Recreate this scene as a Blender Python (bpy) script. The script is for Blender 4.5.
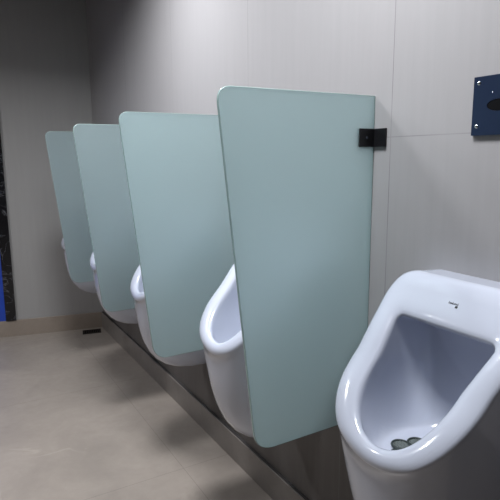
import bpy, bmesh, math, random
from mathutils import Vector, Matrix
random.seed(4)
for o in list(bpy.data.objects):
    bpy.data.objects.remove(o)
scn = bpy.context.scene
COL = scn.collection
H = 1.28                                  # camera height above the floor, metres

# ---------------- camera ----------------
cd = bpy.data.cameras.new('camera'); cam = bpy.data.objects.new('camera', cd); COL.objects.link(cam)
cd.sensor_width = 36.0; cd.lens = 529.87/500*36.0; cd.clip_start = 0.01
R = Matrix(((0.86411601, 0.09164033, -0.49487934), (-0.50325121, 0.14470482, -0.85193822), (-0.00646047, 0.98522209, 0.17115986)))
M4 = R.to_4x4(); M4.translation = Vector((0, 0, H)); cam.matrix_world = M4
scn.camera = cam

# ---------------- world, lights, exposure ----------------
w = bpy.data.worlds.new('world'); scn.world = w; w.use_nodes = True
w.node_tree.nodes['Background'].inputs['Color'].default_value = (0.6, 0.68, 0.8, 1)
w.node_tree.nodes['Background'].inputs['Strength'].default_value = 0.02
scn.view_settings.view_transform = 'Standard'; scn.view_settings.look = 'None'
scn.view_settings.gamma = 1.0; scn.view_settings.use_curve_mapping = False
scn.view_settings.exposure = 0.50
CEIL = 2.45
LIGHTS = [  # x, y, size x, size y, power, colour
    (0.42, 0.90, 0.34, 0.34, 14, (0.95, 0.97, 1.0)),
    (0.42, 2.10, 0.34, 0.34, 15, (0.95, 0.97, 1.0)),
    (-0.80, 2.80, 0.40, 0.40, 14, (0.96, 0.97, 1.0)),
]
for (lx, ly, sx, sy, p, c) in LIGHTS:
    ld = bpy.data.lights.new('ceiling_lamp_light', 'AREA'); ld.shape = 'RECTANGLE'; ld.size = sx; ld.size_y = sy
    ld.energy = p; ld.spread = math.radians(150); ld.color = c
    lo = bpy.data.objects.new('ceiling_lamp_light', ld); COL.objects.link(lo); lo.location = (lx, ly, CEIL-0.03)

# ---------------- helpers ----------------
def link(o, parent=None):
    COL.objects.link(o)
    if parent: o.parent = parent
    return o
def mesh_obj(name, bm, mat, parent=None, smooth=False):
    bmesh.ops.recalc_face_normals(bm, faces=bm.faces)
    me = bpy.data.meshes.new(name); bm.to_mesh(me); bm.free()
    me.materials.append(mat)
    if smooth:
        for p in me.polygons: p.use_smooth = True
    return link(bpy.data.objects.new(name, me), parent)
def empty(name, loc, label, cat, group=None, rot=(0, 0, 0)):
    o = bpy.data.objects.new(name, None); o.empty_display_size = 0.05; COL.objects.link(o)
    o.location = loc; o.rotation_euler = rot
    return tag(o, label, cat, group)
def tag(o, label, cat, group=None):
    o['label'] = label; o['category'] = cat
    if group: o['group'] = group
    return o
def struct(o):
    o['kind'] = 'structure'; return o
def add_box(bm, a, b, M=None):
    vs = [bm.verts.new((x, y, z)) for x in (a[0], b[0]) for y in (a[1], b[1]) for z in (a[2], b[2])]
    if M:
        for v in vs: v.co = M @ v.co
    for f in ((0,1,3,2),(4,6,7,5),(0,4,5,1),(2,3,7,6),(0,2,6,4),(1,5,7,3)):
        bm.faces.new([vs[i] for i in f])
    return vs
def box(name, a, b, mat, parent=None, bevel=0, M=None):
    bm = bmesh.new(); add_box(bm, a, b, M)
    if bevel: bmesh.ops.bevel(bm, geom=list(bm.edges), offset=bevel, segments=2, affect='EDGES', profile=0.5)
    return mesh_obj(name, bm, mat, parent)

# ---------------- materials ----------------
def newmat(name):
    m = bpy.data.materials.new(name); m.use_nodes = True
    nt = m.node_tree; return m, nt, nt.nodes['Principled BSDF']
def simple(name, col, rough=0.5, metal=0.0, coat=0.0, spec=0.5):
    m, nt, b = newmat(name)
    b.inputs['Base Color'].default_value = (*col, 1); b.inputs['Roughness'].default_value = rough
    b.inputs['Metallic'].default_value = metal; b.inputs['Coat Weight'].default_value = coat
    b.inputs['Coat Roughness'].default_value = 0.06; b.inputs['Specular IOR Level'].default_value = spec
    return m
def N(nt, t, **k):
    n = nt.nodes.new(t)
    for a, v in k.items(): setattr(n, a, v)
    return n
def math_(nt, op, a, b=None, c=None):
    n = N(nt, 'ShaderNodeMath', operation=op)
    for i, v in enumerate((a, b, c)):
        if v is None: continue
        if isinstance(v, (int, float)): n.inputs[i].default_value = v
        else: nt.links.new(v, n.inputs[i])
    return n.outputs[0]
def seam(nt, coord, at, width=0.0012):           # 1 on the line, 0 off it
    d = math_(nt, 'ABSOLUTE', math_(nt, 'SUBTRACT', coord, at))
    return math_(nt, 'LESS_THAN', d, width)
def grid_seam(nt, coord, start, pitch, width=0.0012):
    m = math_(nt, 'PINGPONG', math_(nt, 'SUBTRACT', coord, start), pitch/2.0)
    # pingpong runs 0..pitch/2..0, so 0 falls on every multiple of the pitch
    return math_(nt, 'LESS_THAN', m, width)
def mixc(nt, fac, a, b):
    n = N(nt, 'ShaderNodeMix', data_type='RGBA')
    if isinstance(fac, (int, float)): n.inputs['Factor'].default_value = fac
    else: nt.links.new(fac, n.inputs['Factor'])
    for s, v in ((6, a), (7, b)):
        if isinstance(v, tuple): n.inputs[s].default_value = (*v, 1)
        else: nt.links.new(v, n.inputs[s])
    return n.outputs[2]
def noise(nt, vec, scale, detail=4, rough=0.55, dist=0.0):
    n = N(nt, 'ShaderNodeTexNoise'); n.inputs['Scale'].default_value = scale
    n.inputs['Detail'].default_value = detail; n.inputs['Roughness'].default_value = rough; n.inputs['Distortion'].default_value = dist
    nt.links.new(vec, n.inputs['Vector']); return n.outputs['Fac']
def ramp(nt, fac, stops):
    r = N(nt, 'ShaderNodeValToRGB'); nt.links.new(fac, r.inputs['Fac'])
    cr = r.color_ramp
    while len(cr.elements) < len(stops): cr.elements.new(0.5)
    for e, (p, c) in zip(cr.elements, stops):
        e.position = p; e.color = (*c, 1) if len(c) == 3 else c
    return r.outputs['Color']
def mapping(nt, vec, scale):
    n = N(nt, 'ShaderNodeMapping'); n.inputs['Scale'].default_value = scale
    nt.links.new(vec, n.inputs['Vector']); return n.outputs[0]

def wall_tile_mat(name, base, long_wall):
    m, nt, b = newmat(name)
    pos = N(nt, 'ShaderNodeNewGeometry').outputs['Position']
    sep = N(nt, 'ShaderNodeSeparateXYZ'); nt.links.new(pos, sep.inputs[0])
    X, Y, Z = sep.outputs
    streak = noise(nt, mapping(nt, pos, (14, 14, 0.9)), 3.0, 5, 0.6)
    cloud = noise(nt, pos, 3.2, 5, 0.6)
    lo = tuple(c*0.92 for c in base); hi = tuple(c*1.06 for c in base)
    c1 = mixc(nt, streak, lo, hi)
    c2 = mixc(nt, math_(nt, 'MULTIPLY', cloud, 0.35), c1, tuple(c*0.9 for c in base))
    if long_wall:
        above = math_(nt, 'GREATER_THAN', Z, 0.62)
        low_t = mixc(nt, streak, (0.09, 0.082, 0.078), (0.14, 0.128, 0.12))
        c2 = mixc(nt, above, low_t, c2)
        v1 = math_(nt, 'MULTIPLY', grid_seam(nt, Y, 1.007, 0.72), above)
        v2 = math_(nt, 'MULTIPLY', seam(nt, Y, 1.174), math_(nt, 'SUBTRACT', 1.0, above))
        h = math_(nt, 'MAXIMUM', seam(nt, Z, 1.33), seam(nt, Z, 0.62))
        s = math_(nt, 'MAXIMUM', math_(nt, 'MAXIMUM', v1, v2), h)
        brk = math_(nt, 'MULTIPLY', s, ramp(nt, noise(nt, pos, 2.3, 2), [(0.38, (0.15,)*3), (0.6, (0.75,)*3)]))
        col = mixc(nt, brk, c2, tuple(c*0.45 for c in base))
    else:
        col = c2
    nt.links.new(col, b.inputs['Base Color'])
    b.inputs['Roughness'].default_value = 0.42; b.inputs['Specular IOR Level'].default_value = 0.35
    return m
M_WALL = wall_tile_mat('grey_wall_tile', (0.40, 0.388, 0.396), True)
M_BACK = wall_tile_mat('dark_grey_plaster', (0.36, 0.35, 0.345), False)

M_FAR = wall_tile_mat('unseen_wall_dark', (0.13, 0.128, 0.13), False)  # unseen walls, toned down to cut the light they bounce back
def floor_mat(name, base, seams=True, rough=0.38):
    m, nt, b = newmat(name)
    pos = N(nt, 'ShaderNodeNewGeometry').outputs['Position']
    sep = N(nt, 'ShaderNodeSeparateXYZ'); nt.links.new(pos, sep.inputs[0])
    X, Y, Z = sep.outputs
    cloud = noise(nt, pos, 3.5, 8, 0.62, 0.6)
    fine = noise(nt, pos, 26, 6, 0.7)
    c1 = ramp(nt, cloud, [(0.3, tuple(c*0.80 for c in base)), (0.7, tuple(c*1.12 for c in base))])
    c2 = mixc(nt, math_(nt, 'MULTIPLY', fine, 0.55), c1, tuple(c*0.70 for c in base))
    vn = noise(nt, pos, 1.3, 5, 0.55, 0.8)
    vein = ramp(nt, vn, [(0.494, (0, 0, 0)), (0.502, (1, 1, 1)), (0.512, (0, 0, 0))])
    vmask = ramp(nt, noise(nt, pos, 2.4, 2), [(0.56, (0, 0, 0)), (0.70, (0.45,)*3)])
    c3 = mixc(nt, math_(nt, 'MULTIPLY', vein, vmask), c2, tuple(min(1, c*1.55) for c in base))
    if seams:
        s = math_(nt, 'MAXIMUM', grid_seam(nt, X, 0.775, 1.2, 0.0012), grid_seam(nt, Y, 1.90, 1.0, 0.0012))
        c3 = mixc(nt, math_(nt, 'MULTIPLY', s, 0.6), c3, tuple(c*0.45 for c in base))
    nt.links.new(c3, b.inputs['Base Color'])
    nt.links.new(math_(nt, 'MULTIPLY_ADD', fine, 0.2, rough-0.1), b.inputs['Roughness'])
    return m
M_FLOOR = floor_mat('beige_stone_floor', (0.350, 0.305, 0.268))
M_SKIRT_BACK = floor_mat('beige_stone_skirting', (0.33, 0.275, 0.23), False)
M_SKIRT = floor_mat('grey_stone_skirting', (0.25, 0.225, 0.205), False, 0.34)
M_SKIRT_TOP = simple('skirting_grout', (0.05, 0.045, 0.045), 0.8)

def marble_mat():
    m, nt, b = newmat('black_marble')
    pos = N(nt, 'ShaderNodeNewGeometry').outputs['Position']
    vn = noise(nt, pos, 4, 6, 0.6, 1.5)
    c = ramp(nt, vn, [(0.49, (0.006, 0.006, 0.008)), (0.5, (0.10, 0.10, 0.11)), (0.51, (0.008, 0.008, 0.010))])
    nt.links.new(c, b.inputs['Base Color']); b.inputs['Roughness'].default_value = 0.25
    return m
M_MARBLE = marble_mat()
M_BLUE = simple('blue_door_paint', (0.015, 0.06, 0.42), 0.4)
M_CEIL = simple('ceiling_paint', (0.2, 0.2, 0.21), 0.9)
M_CERAMIC = simple('white_glazed_ceramic', (0.58, 0.615, 0.72), 0.16, coat=0.7)  # white glaze with the bluish ambient light tinted into its colour
M_DARKRUB = simple('dark_green_rubber', (0.03, 0.042, 0.04), 0.5)
M_GREYMESH = simple('grey_rubber_mesh', (0.20, 0.23, 0.22), 0.5)
M_LOGO = simple('black_print', (0.03, 0.03, 0.04), 0.5)
M_BLACKMET = simple('black_metal', (0.012, 0.012, 0.014), 0.38, metal=0.3)
M_STEELB = simple('blue_film_steel', (0.022, 0.038, 0.085), 0.3, metal=0.45)
M_EDGE = simple('dark_steel_edge', (0.08, 0.09, 0.12), 0.4, metal=0.6)
M_CHROME = simple('chrome', (0.8, 0.82, 0.85), 0.15, metal=1.0)
M_BLACK = simple('opening_shade_black', (0.003, 0.003, 0.004), 0.6, spec=0.1)  # near-black that stands in for shade inside openings
M_DRAIN = simple('dark_drain_metal', (0.03, 0.027, 0.025), 0.45, metal=0.7)
def glass_mat():
    m, nt, b = newmat('frosted_glass')
    col = (0.60, 0.705, 0.718)
    b.inputs['Base Color'].default_value = (*col, 1); b.inputs['Roughness'].default_value = 0.7
    b.inputs['Transmission Weight'].default_value = 0.7; b.inputs['IOR'].default_value = 1.45
    b.inputs['Coat Weight'].default_value = 0.35; b.inputs['Coat Roughness'].default_value = 0.35
    tr = N(nt, 'ShaderNodeBsdfTranslucent'); tr.inputs['Color'].default_value = (0.61, 0.735, 0.742, 1)
    mx = N(nt, 'ShaderNodeMixShader'); mx.inputs[0].default_value = 0.30
    nt.links.new(b.outputs[0], mx.inputs[1]); nt.links.new(tr.outputs[0], mx.inputs[2])
    nt.links.new(mx.outputs[0], nt.nodes['Material Output'].inputs['Surface'])
    return m
M_GLASS = glass_mat()
def edge_mat():
    m, nt, b = newmat('polished_glass_edge')
    b.inputs['Base Color'].default_value = (0.42, 0.56, 0.54, 1); b.inputs['Roughness'].default_value = 0.12
    b.inputs['Transmission Weight'].default_value = 0.3
    return m
M_GEDGE = edge_mat()
def lampmat():
    m, nt, b = newmat('lamp_diffuser')
    b.inputs['Emission Color'].default_value = (0.95, 0.97, 1, 1); b.inputs['Emission Strength'].default_value = 4
    return m
M_LAMP = lampmat()
M_WHITE = simple('white_painted_metal', (0.7, 0.7, 0.7), 0.4)

# ---------------- room ----------------
XL, YF = -2.2, -3.2
BX, BY, SL = 1.0, 3.985, -0.205           # the end wall starts at the corner and runs slightly oblique
ANG = math.atan(SL)                        # its direction
struct(box('floor', (XL-.1, YF-.1, -0.1), (1.1, 4.85, 0), M_FLOOR))
struct(box('ceiling', (XL-.1, YF-.1, CEIL), (1.1, 4.85, CEIL+.1), M_CEIL))
struct(box('wall_right', (1.0, YF-.1, 0), (1.1, 4.85, CEIL), M_WALL))
struct(box('wall_left', (XL-.1, YF-.1, 0), (XL, 4.85, CEIL), M_FAR))
struct(box('wall_front', (XL, YF-.1, 0), (1.0, YF, CEIL), M_FAR))
MB = Matrix.Translation((BX, BY, 0)) @ Matrix.Rotation(ANG, 4, 'Z')   # local x runs along the wall, y behind it
DX0, DX1, DZ = -1.45, -0.615, 2.15         # frame outer edges of the door on the end wall
struct(box('wall_back', (-3.27, 0.0, 0), (0.0, 0.08, CEIL), M_BACK, M=MB))
struct(box('baseboard_back', (-3.255, -0.012, 0), (-0.013, 0.0, 0.12), M_SKIRT_BACK, M=MB, bevel=0.0015))
struct(box('baseboard_right', (0.984, YF, 0), (1.0, 3.985, 0.117), M_SKIRT, bevel=0.0015))
struct(box('trim_1', (0.990, YF, 0.117), (1.0, 3.985, 0.1205), M_SKIRT_TOP))
# black marble door surround and blue door, both standing on the raised stone sill line
bm = bmesh.new(); FW = 0.068
add_box(bm, (DX1-FW, -0.02, 0.12), (DX1, 0.0, DZ), MB)
add_box(bm, (DX0, -0.02, 0.12), (DX0+FW, 0.0, DZ), MB)
add_box(bm, (DX0+FW, -0.02, DZ-FW), (DX1-FW, 0.0, DZ), MB)
struct(mesh_obj('trim_2', bm, M_MARBLE))
door = struct(box('door_1', (DX0+FW, -0.010, 0.12), (DX1-FW, 0.0, DZ-FW), M_BLUE, M=MB))
# ceiling lamps
for i, (lx, ly, sx, sy, p, c) in enumerate(LIGHTS):
    r = empty('ceiling_light', (lx, ly, CEIL), ['square ceiling light above the nearest urinals', 'square ceiling light above the third urinal', 'square ceiling light over the open floor'][i], 'ceiling light', 'square ceiling lights')
    bm = bmesh.new()
    for s in (-1, 1):
        add_box(bm, (s*sx/2 if s > 0 else -sx/2-.02, -sy/2-.02, -.025), (sx/2+.02 if s > 0 else -sx/2, sy/2+.02, 0))
        add_box(bm, (-sx/2, s*sy/2 if s > 0 else -sy/2-.02, -.025), (sx/2, sy/2+.02 if s > 0 else -sy/2, 0))
    mesh_obj('lamp_frame', bm, M_WHITE, r)
    box('diffuser', (-sx/2, -sy/2, -.012), (sx/2, sy/2, -.004), M_LAMP, r)

# ---------------- urinal ----------------
# local frame: d = distance out from the wall (-x), y sideways, z height
NT = 112
def interp(tab, s):
    for (a, va), (b, vb) in zip(tab, tab[1:]):
        if s <= b:
            t = (s-a)/(b-a); t = t*t*(3-2*t)*0.35 + t*0.65
            return tuple(p+(q-p)*t for p, q in zip(va, vb))
    return tab[-1][1]
def outline(w_top, w_mid, z0, z1, rc, n=NT, power=2.0, t0=0.55, ref=None):
    """closed U shaped outline in (y, z): straight top with rounded corners, tapering sides, round bottom"""
    pts = []
    h = z0 - z1
    raw = []
    # right half from top centre to bottom centre, dense polyline
    raw.append((0.0, z0))
    cx, cz = w_top-rc, z0-rc
    for k in range(0, 13):
        a = math.pi/2*(1-k/12)
        raw.append((cx+rc*math.cos(a), cz+rc*math.sin(a)))
    zb = z0 - h*t0                       # where the round bottom starts
    sl = (w_mid-w_top)/(zb-cz)
    for k in range(1, 12):
        t = k/12; raw.append((w_top+(w_mid-w_top)*t, cz+(zb-cz)*t))
    for k in range(0, 25):
        a = math.pi/2*k/24
        raw.append((w_mid*math.cos(a)**(2/power), zb-(zb-z1)*math.sin(a)**(2/power*0.95)))
    L = [0]
    for p, q in zip(raw, raw[1:]): L.append(L[-1]+math.hypot(p[0]-q[0], p[1]-q[1]))
    half = n//2
    def at(s):
        s = s*L[-1] if ref is None else s*ref + (L[-1]-ref)*s**3     # ref keeps the top and corners in step with the rim
        for i in range(len(L)-1):
            if s <= L[i+1]+1e-9:
                t = (s-L[i])/max(1e-9, L[i+1]-L[i])
                return (raw[i][0]+(raw[i+1][0]-raw[i][0])*t, raw[i][1]+(raw[i+1][1]-raw[i][1])*t)
        return raw[-1]
    pts = [at(k/half) for k in range(half+1)]
    return pts + [(-p[0], p[1]) for p in pts[-2:0:-1]]
def depth(z):                            # how far the rim stands out at this height
    tab = [(0.690, (0.332,)), (0.730, (0.318,)), (0.79, (0.274,)), (0.85, (0.216,)), (0.90, (0.172,)), (0.945, (0.130,)), (0.985, (0.094,)), (1.01, (0.076,)), (1.035, (0.050,))]
    zs = [t[0] for t in tab]; vs = [t[1][0] for t in tab]
    if z <= zs[0]: return vs[0]
    if z >= zs[-1]: return vs[-1]
    i = max(k for k in range(len(zs)) if zs[k] <= z); i = min(i, len(zs)-2)
    def slope(k):
        k0, k1 = max(0, k-1), min(len(zs)-1, k+1)
        return (vs[k1]-vs[k0])/(zs[k1]-zs[k0])
    h = zs[i+1]-zs[i]; t = (z-zs[i])/h
    return ((2*t**3-3*t*t+1)*vs[i] + (t**3-2*t*t+t)*h*slope(i) + (-2*t**3+3*t*t)*vs[i+1] + (t**3-t*t)*h*slope(i+1))
def bez(P, t):
    u = 1-t
    return tuple(u**3*a+3*u*u*t*b+3*u*t*t*c+t**3*d for a, b, c, d in zip(*P))
ZT = 1.021
O2 = outline(0.188, 0.169, ZT, 0.690, 0.055, t0=0.50)
I2 = outline(0.122, 0.106, 0.935, 0.730, 0.014, t0=0.40)
W2 = outline(0.180, 0.148, ZT-0.002, 0.362, 0.055, t0=0.74, ref=sum(math.hypot(O2[i+1][0]-O2[i][0], O2[i+1][1]-O2[i][1]) for i in range(NT//2)))
def urinal_mesh():
    bm = bmesh.new(); loops = []
    O = [(depth(z)-0.006, y, z) for y, z in O2]
    I = [(depth(z)-0.008, y-0.005, z) for y, z in I2]
    Wl = [(0.0, y, z) for y, z in W2]
    # wall -> outer rim edge
    steps = [0, .06, .14, .24, .34, .44, .54, .64, .74, .83, .90, .95]
    low = [max(0.0, min(1.0, (ZT-o[2]-0.06)/(ZT-0.06-0.690)))**1.6 for o in O]
    paths = []
    for i in range(NT):
        o, wv, k = O[i], Wl[i], low[i]
        b1s = tuple(o[j]+(wv[j]-o[j])*0.33 for j in range(3)); b2s = tuple(o[j]+(wv[j]-o[j])*0.67 for j in range(3))
        yo = o[1]; yw = wv[1]
        b1d = (0.318, yo*0.93, 0.520); b2d = (0.315, (yo*0.2+yw*0.8)*0.98, 0.345)
        b1d = (o[0]*0.985, yo*0.97, o[2]-(0.19)*k); b2d = (o[0]*0.90, yo*0.45+yw*0.5, wv[2]-0.035*k)
        b1 = tuple(b1s[j]*(1-k)+b1d[j]*k for j in range(3)); b2 = tuple(b2s[j]*(1-k)+b2d[j]*k for j in range(3))
        paths.append((wv, b2, b1, o))
    for t in steps: loops.append([bez(p, t) for p in paths])
    # rim: rounded crest from outer to inner edge
    for u in (0.0, .05, .12, .22, .36, .5, .64, .78, .88, .95, 1.0):
        lp = []
        for i in range(NT):
            o, n_ = O[i], I[i]
            y = o[1]+(n_[1]-o[1])*u; z = o[2]+(n_[2]-o[2])*u
            d = depth(z)
            s = math.sin(math.pi*u)
            tk = max(0.0, min(1.0, (z-0.965)/0.05)); tk = tk*tk*(3-2*tk)
            hgt = 0.014*(s**0.42 if s > 0 else 0) - 0.006*(1-tk)
            # rim normal in the (d, z) plane
            g = (depth(z-0.01)-depth(z+0.01))/0.02
            nl = math.hypot(1, g); nd, nz = 1/nl, g/nl*(1-tk)
            kk = max(0, min(1, (0.73-z)/0.04))      # round over at the lip
            lp.append((d+nd*hgt, y, z+nz*hgt*0.8))
        loops.append(lp)
    # bowl
    C = (0.040, 0.0, 0.790)
    Il = loops[-1]
    for t in (.03, .08, .15, .23, .32, .42, .52, .62, .72, .81, .89, .95):
        lp = []
        for i in range(NT):
            d, y, z = Il[i]
            zz = I2[i][1]
            k = max(0.0, min(1.0, (0.89-zz)/(0.89-0.730)))      # 1 at the lip
            b1 = (max(0.03, d*(0.30+0.58*k)), y*1.18, z+0.022*(1-k)-0.15*k)
            b2 = (0.030+0.05*k, y*1.10, z+0.004*(1-k)-0.19*k)
            q = bez(((d, y, z), b1, b2, C), t)
            fl = 0.680; e_ = 0.012            # softly flattened floor of the bowl
            qz = fl + 0.5*((q[2]-fl)+math.sqrt((q[2]-fl)**2+e_*e_*0.35))
            lp.append((q[0], q[1], qz))
        loops.append(lp)
    rows = [[bm.verts.new((-d, y, z)) for d, y, z in lp] for lp in loops]
    for a, b in zip(rows, rows[1:]):
        for i in range(NT):
            j = (i+1) % NT
            bm.faces.new((a[i], a[j], b[j], b[i]))
    c = bm.verts.new((-C[0], C[1], C[2]))
    for i in range(NT): bm.faces.new((rows[-1][i], rows[-1][(i+1) % NT], c))
    bm.faces.new([bm.verts.new(v.co) for v in reversed(rows[0])])
    return bm
def floor_of_bowl(bd, y):                  # used to seat the drain mat
    return 0.655
def make_urinal():
    r = empty('urinal', (1.0, 0.705, 0), 'nearest urinal, its whole bowl in view below the blue steel plate', 'urinal', 'wall hung white urinals')
    b = mesh_obj('basin', urinal_mesh(), M_CERAMIC, r, True)
    # drain mat: dark rubber outline of three lobes with paler mesh
    bm = bmesh.new()
    zc = 0.668; DC = 0.206
    from mathutils.bvhtree import BVHTree
    tree = BVHTree.FromObject(b, bpy.context.evaluated_depsgraph_get()) if False else BVHTree.FromPolygons([v.co for v in b.data.vertices], [p.vertices for p in b.data.polygons])
    def drop(bm_):                       # lay the flexible mat on the curved floor of the bowl
        for v in bm_.verts:
            hit = tree.ray_cast(Vector((v.co.x, v.co.y, 0.74)), Vector((0, 0, -1)))[0]
            if hit: v.co.z = hit.z + 0.002 + (v.co.z-zc)
    def lobe(cx, cy, rx, ry):
        n = 28; ring = []
        for k in range(n):
            a = 2*math.pi*k/n; row = []
            for q in range(6):
                bq = 2*math.pi*q/6
                rr = 0.0026*math.cos(bq)
                row.append(bm.verts.new((-(cx+(rx+rr)*math.cos(a)), cy+(ry+rr)*math.sin(a), zc+0.003+0.0026*math.sin(bq))))
            ring.append(row)
        for k in range(n):
            A, B = ring[k], ring[(k+1) % n]
            for q in range(6): bm.faces.new((A[q], A[(q+1) % 6], B[(q+1) % 6], B[q]))
    lobes = [(DC, -0.012, 0.019, 0.019)] + [(DC+0.037*math.cos((a+0.3)*math.pi/3), -0.012+0.037*math.sin((a+0.3)*math.pi/3), 0.018, 0.018) for a in range(6)]
    for l in lobes: lobe(*l)
    drop(bm); mat_ = mesh_obj('drain_mat', bm, M_DARKRUB, r, True)
    bm = bmesh.new()
    for (cx, cy, rx, ry) in lobes:
        k = -rx
        while k < rx:
            hw = ry*math.sqrt(max(0, 1-(k/rx)**2))
            if hw > 0.004: add_box(bm, (-(cx+k)-.0007, cy-hw, zc), (-(cx+k)+.0007, cy+hw, zc+.003))
            k += 0.0042
        k = -ry
        while k < ry:
            hw = rx*math.sqrt(max(0, 1-(k/ry)**2))
            if hw > 0.004: add_box(bm, (-cx-hw, cy+k-.0007, zc), (-cx+hw, cy+k+.0007, zc+.003))
            k += 0.0042
    drop(bm); mesh_obj('mesh_web', bm, M_GREYMESH, mat_)
    # small printed maker's mark on the top face: a short line of lettering with an emblem under its end
    bm = bmesh.new()
    zz = 0.980
    def onface(y, z):
        hit = tree.ray_cast(Vector((-0.5, y, z)), Vector((1, 0, 0)))[0]
        return Vector((hit.x-0.0005, y, z))
    def patch(y0, y1, z0, z1):
        bm.faces.new([bm.verts.new(onface(y, z)) for y, z in ((y0, z0), (y1, z0), (y1, z1), (y0, z1))])
    for k in range(8):
        y0 = 0.010-k*0.0031
        hh = [0.0034, 0.0024, 0.0024, 0.0034, 0.0024, 0.0026, 0.0024, 0.0034][k]
        patch(y0, y0-0.0012, zz, zz+hh*1.2); patch(y0-0.0012, y0-0.0024, zz+0.0004*(k % 3), zz+0.0014+0.0004*(k % 3))
    patch(-0.0090, -0.0150, zz-0.0054, zz-0.0012)
    mesh_obj('maker_mark', bm, M_LOGO, r)
    return r
def children_of(o): return [c for c in bpy.data.objects if c.parent == o]
def copy_tree(o, parent=None):
    c = o.copy(); COL.objects.link(c)
    if parent: c.parent = parent
    for ch in children_of(o):
        copy_tree(ch, c)
    return c
U = make_urinal()
UY = [0.705, 1.395, 2.110, 2.830, 3.610]
UL = [None, 'second urinal from the camera, its left half showing past the nearest glass partition',
      'third urinal from the camera, a white lip between the second and third glass partitions',
      'fourth urinal from the camera, only a sliver of lip past the third glass partition',
      'urinal nearest the end wall, peeking out past the farthest glass partition']
urinals = [U]
for y, lb in list(zip(UY, UL))[1:]:
    c = copy_tree(U); c.location = (1.0, y, 0); c['label'] = lb; urinals.append(c)

# ---------------- glass partitions ----------------
def partition_outline():
    # (d from wall, z); top edge, rounded outer corners, outer edge tapering towards the bottom
    P = []
    zt, zb = 1.437, 0.540
    dt, db = 0.463, 0.367
    P.append((0.001, zt)); 
    def corner(px, pz, ax, az, bx, bz, r, n=10):
        la = math.hypot(ax, az); lb = math.hypot(bx, bz)
        p0 = (px+ax/la*r, pz+az/la*r); p2 = (px+bx/lb*r, pz+bz/lb*r)
        for k in range(n+1):
            t = k/n
            P.append(((1-t)**2*p0[0]+2*t*(1-t)*px+t*t*p2[0], (1-t)**2*p0[1]+2*t*(1-t)*pz+t*t*p2[1]))
    vx, vz = db-dt, zb-zt
    corner(dt, zt, -1, 0, vx, vz, 0.040)
    corner(db, zb, -vx, -vz, -1, 0.02, 0.058)
    P.append((0.001, zb+0.004))
    return P
def make_partition():
    r = empty('urinal_partition', (1.0, 1.07, 0), 'nearest and largest frosted glass partition, its black wall clamp in view', 'glass partition', 'frosted glass urinal partitions')
    P = partition_outline(); T = 0.004
    bm = bmesh.new()
    f = bm.faces.new([bm.verts.new((-d, -T, z)) for d, z in P])
    ex = bmesh.ops.extrude_face_region(bm, geom=[f])
    bmesh.ops.translate(bm, vec=(0, 2*T, 0), verts=[v for v in ex['geom'] if isinstance(v, bmesh.types.BMVert)])
    bm.normal_update()
    caps = [f for f in bm.faces if len(f.verts) > 6]
    edges = list({e for f in caps for e in f.edges})
    bmesh.ops.bevel(bm, geom=edges, offset=0.0016, segments=2, affect='EDGES', profile=0.5)
    bmesh.ops.recalc_face_normals(bm, faces=bm.faces)
    g = mesh_obj('glass_panel', bm, M_GLASS, r)
    g.data.materials.append(M_GEDGE)
    for p in g.data.polygons:
        if len(p.vertices) <= 6: p.material_index = 1; p.use_smooth = True
    # clamp: two plates gripping the glass, one leaf screwed to the wall
    z0, z1 = 1.306, 1.353
    bm = bmesh.new()
    add_box(bm, (-0.054, -T-0.0045, z0), (-0.001, -T-0.0002, z1))
    add_box(bm, (-0.054, T+0.0002, z0), (-0.001, T+0.0045, z1))
    add_box(bm, (-0.006, -0.050, z0), (-0.0005, -T-0.0002, z1))
    bmesh.ops.bevel(bm, geom=list(bm.edges), offset=0.0008, segments=1, affect='EDGES')
    b = mesh_obj('wall_clamp', bm, M_BLACKMET, r)
    bm = bmesh.new()
    bmesh.ops.create_cone(bm, cap_ends=True, segments=16, radius1=0.0035, radius2=0.003, depth=0.002,
                          matrix=Matrix.Translation((-0.030, -T-0.0052, (z0+z1)/2)) @ Matrix.Rotation(math.pi/2, 4, 'X'))
    mesh_obj('screw', bm, M_EDGE, b)
    return r
PT = make_partition()
PY = [1.07, 1.805, 2.510, 3.230]
PL = [None, 'second frosted glass partition from the camera, partly behind the nearest one',
      'third frosted glass partition from the camera, between third and fourth urinals',
      'farthest frosted glass partition, the one closest to the end wall']
for y, lb in list(zip(PY, PL))[1:]:
    c = copy_tree(PT); c.location = (1.0, y, 0); c['label'] = lb

# ---------------- flush sensor plate ----------------
sp = empty('sensor_plate', (1.0, 0.7045, 1.3835), 'square blue steel flush sensor plate on the wall above the nearest urinal', 'sensor plate')
bm = bmesh.new()
hs = 0.060; ph = 0.0600; n = 40
outer = []; inner = []
orx, orz = 0.026, 0.012
for k in range(n):
    a = 2*math.pi*k/n
    cx, cz = math.cos(a), math.sin(a); m_ = max(abs(cx), abs(cz))
    outer.append((hs*cx/m_, ph*cz/m_)); inner.append((orx*cx, orz*cz))
def ringv(pts, x): return [bm.verts.new((x, a, b)) for a, b in pts]
of, inf, ob, ib = ringv(outer, -0.007), ringv(inner, -0.007), ringv(outer, 0.0), ringv(inner, -0.001)
for k in range(n):
    j = (k+1) % n
    bm.faces.new((of[k], of[j], inf[j], inf[k])); bm.faces.new((of[k], ob[k], ob[j], of[j])); bm.faces.new((inf[k], inf[j], ib[j], ib[k]))
plate = mesh_obj('plate', bm, M_STEELB, sp)
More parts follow.
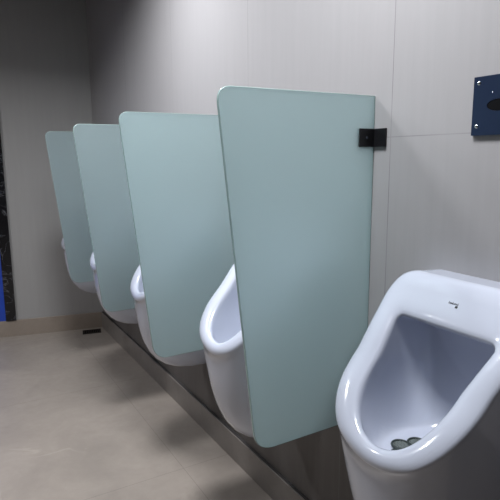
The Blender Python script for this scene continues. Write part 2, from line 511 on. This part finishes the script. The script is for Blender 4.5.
bm = bmesh.new(); bm.faces.new([bm.verts.new((-0.0062, a*0.99, b*0.99)) for a, b in inner])  # flush black fill in place of the shade inside the opening
e = bmesh.ops.extrude_face_region(bm, geom=list(bm.faces)); bmesh.ops.translate(bm, vec=(0.001, 0, 0), verts=[v for v in e['geom'] if isinstance(v, bmesh.types.BMVert)])
o = mesh_obj('sensor_hole_shade', bm, M_BLACK, sp); o['label'] = 'black fill for the shade in the oval sensor opening'
for sy in (-1, 1):
    for sz in (-1, 1):
        bm = bmesh.new()
        bmesh.ops.create_uvsphere(bm, u_segments=20, v_segments=10, radius=0.0045, matrix=Matrix.Translation((-0.0065, sy*0.0480, 0.003+sz*0.0440)) @ Matrix.Diagonal((0.6, 1, 1, 1)))
        mesh_obj('screw', bm, M_CHROME, sp, True)
bm = bmesh.new()
bmesh.ops.create_uvsphere(bm, u_segments=12, v_segments=6, radius=0.0012, matrix=Matrix.Translation((-0.007, 0.014, 0.026)))
mesh_obj('indicator_dot', bm, M_CHROME, sp, True)

# ---------------- floor drain ----------------
dr = empty('floor_drain', (0.888, 3.905, 0), 'small dark rectangular drain grate in the floor at the far corner', 'drain', rot=(0, 0, ANG))
bm = bmesh.new(); dw, dh = 0.066, 0.044
add_box(bm, (-dw, -dh, 0.0005), (dw, -dh+.008, 0.004)); add_box(bm, (-dw, dh-.008, 0.0005), (dw, dh, 0.004))
add_box(bm, (-dw, -dh+.008, 0.0005), (-dw+.008, dh-.008, 0.004)); add_box(bm, (dw-.008, -dh+.008, 0.0005), (dw, dh-.008, 0.004))
mesh_obj('drain_frame', bm, M_DRAIN, dr)
bm = bmesh.new()
for k in range(9):
    x = -dw+.014+k*(2*dw-.028)/8
    add_box(bm, (x-.0035, -dh+.008, 0.001), (x+.0035, dh-.008, 0.0034))
mesh_obj('grate', bm, M_DRAIN, dr)
box('drain_shade', (-dw+.008, -dh+.008, 0.0002), (dw-.008, dh-.008, 0.0009), M_BLACK, dr)  # flat black sheet painted as the shade below the grate
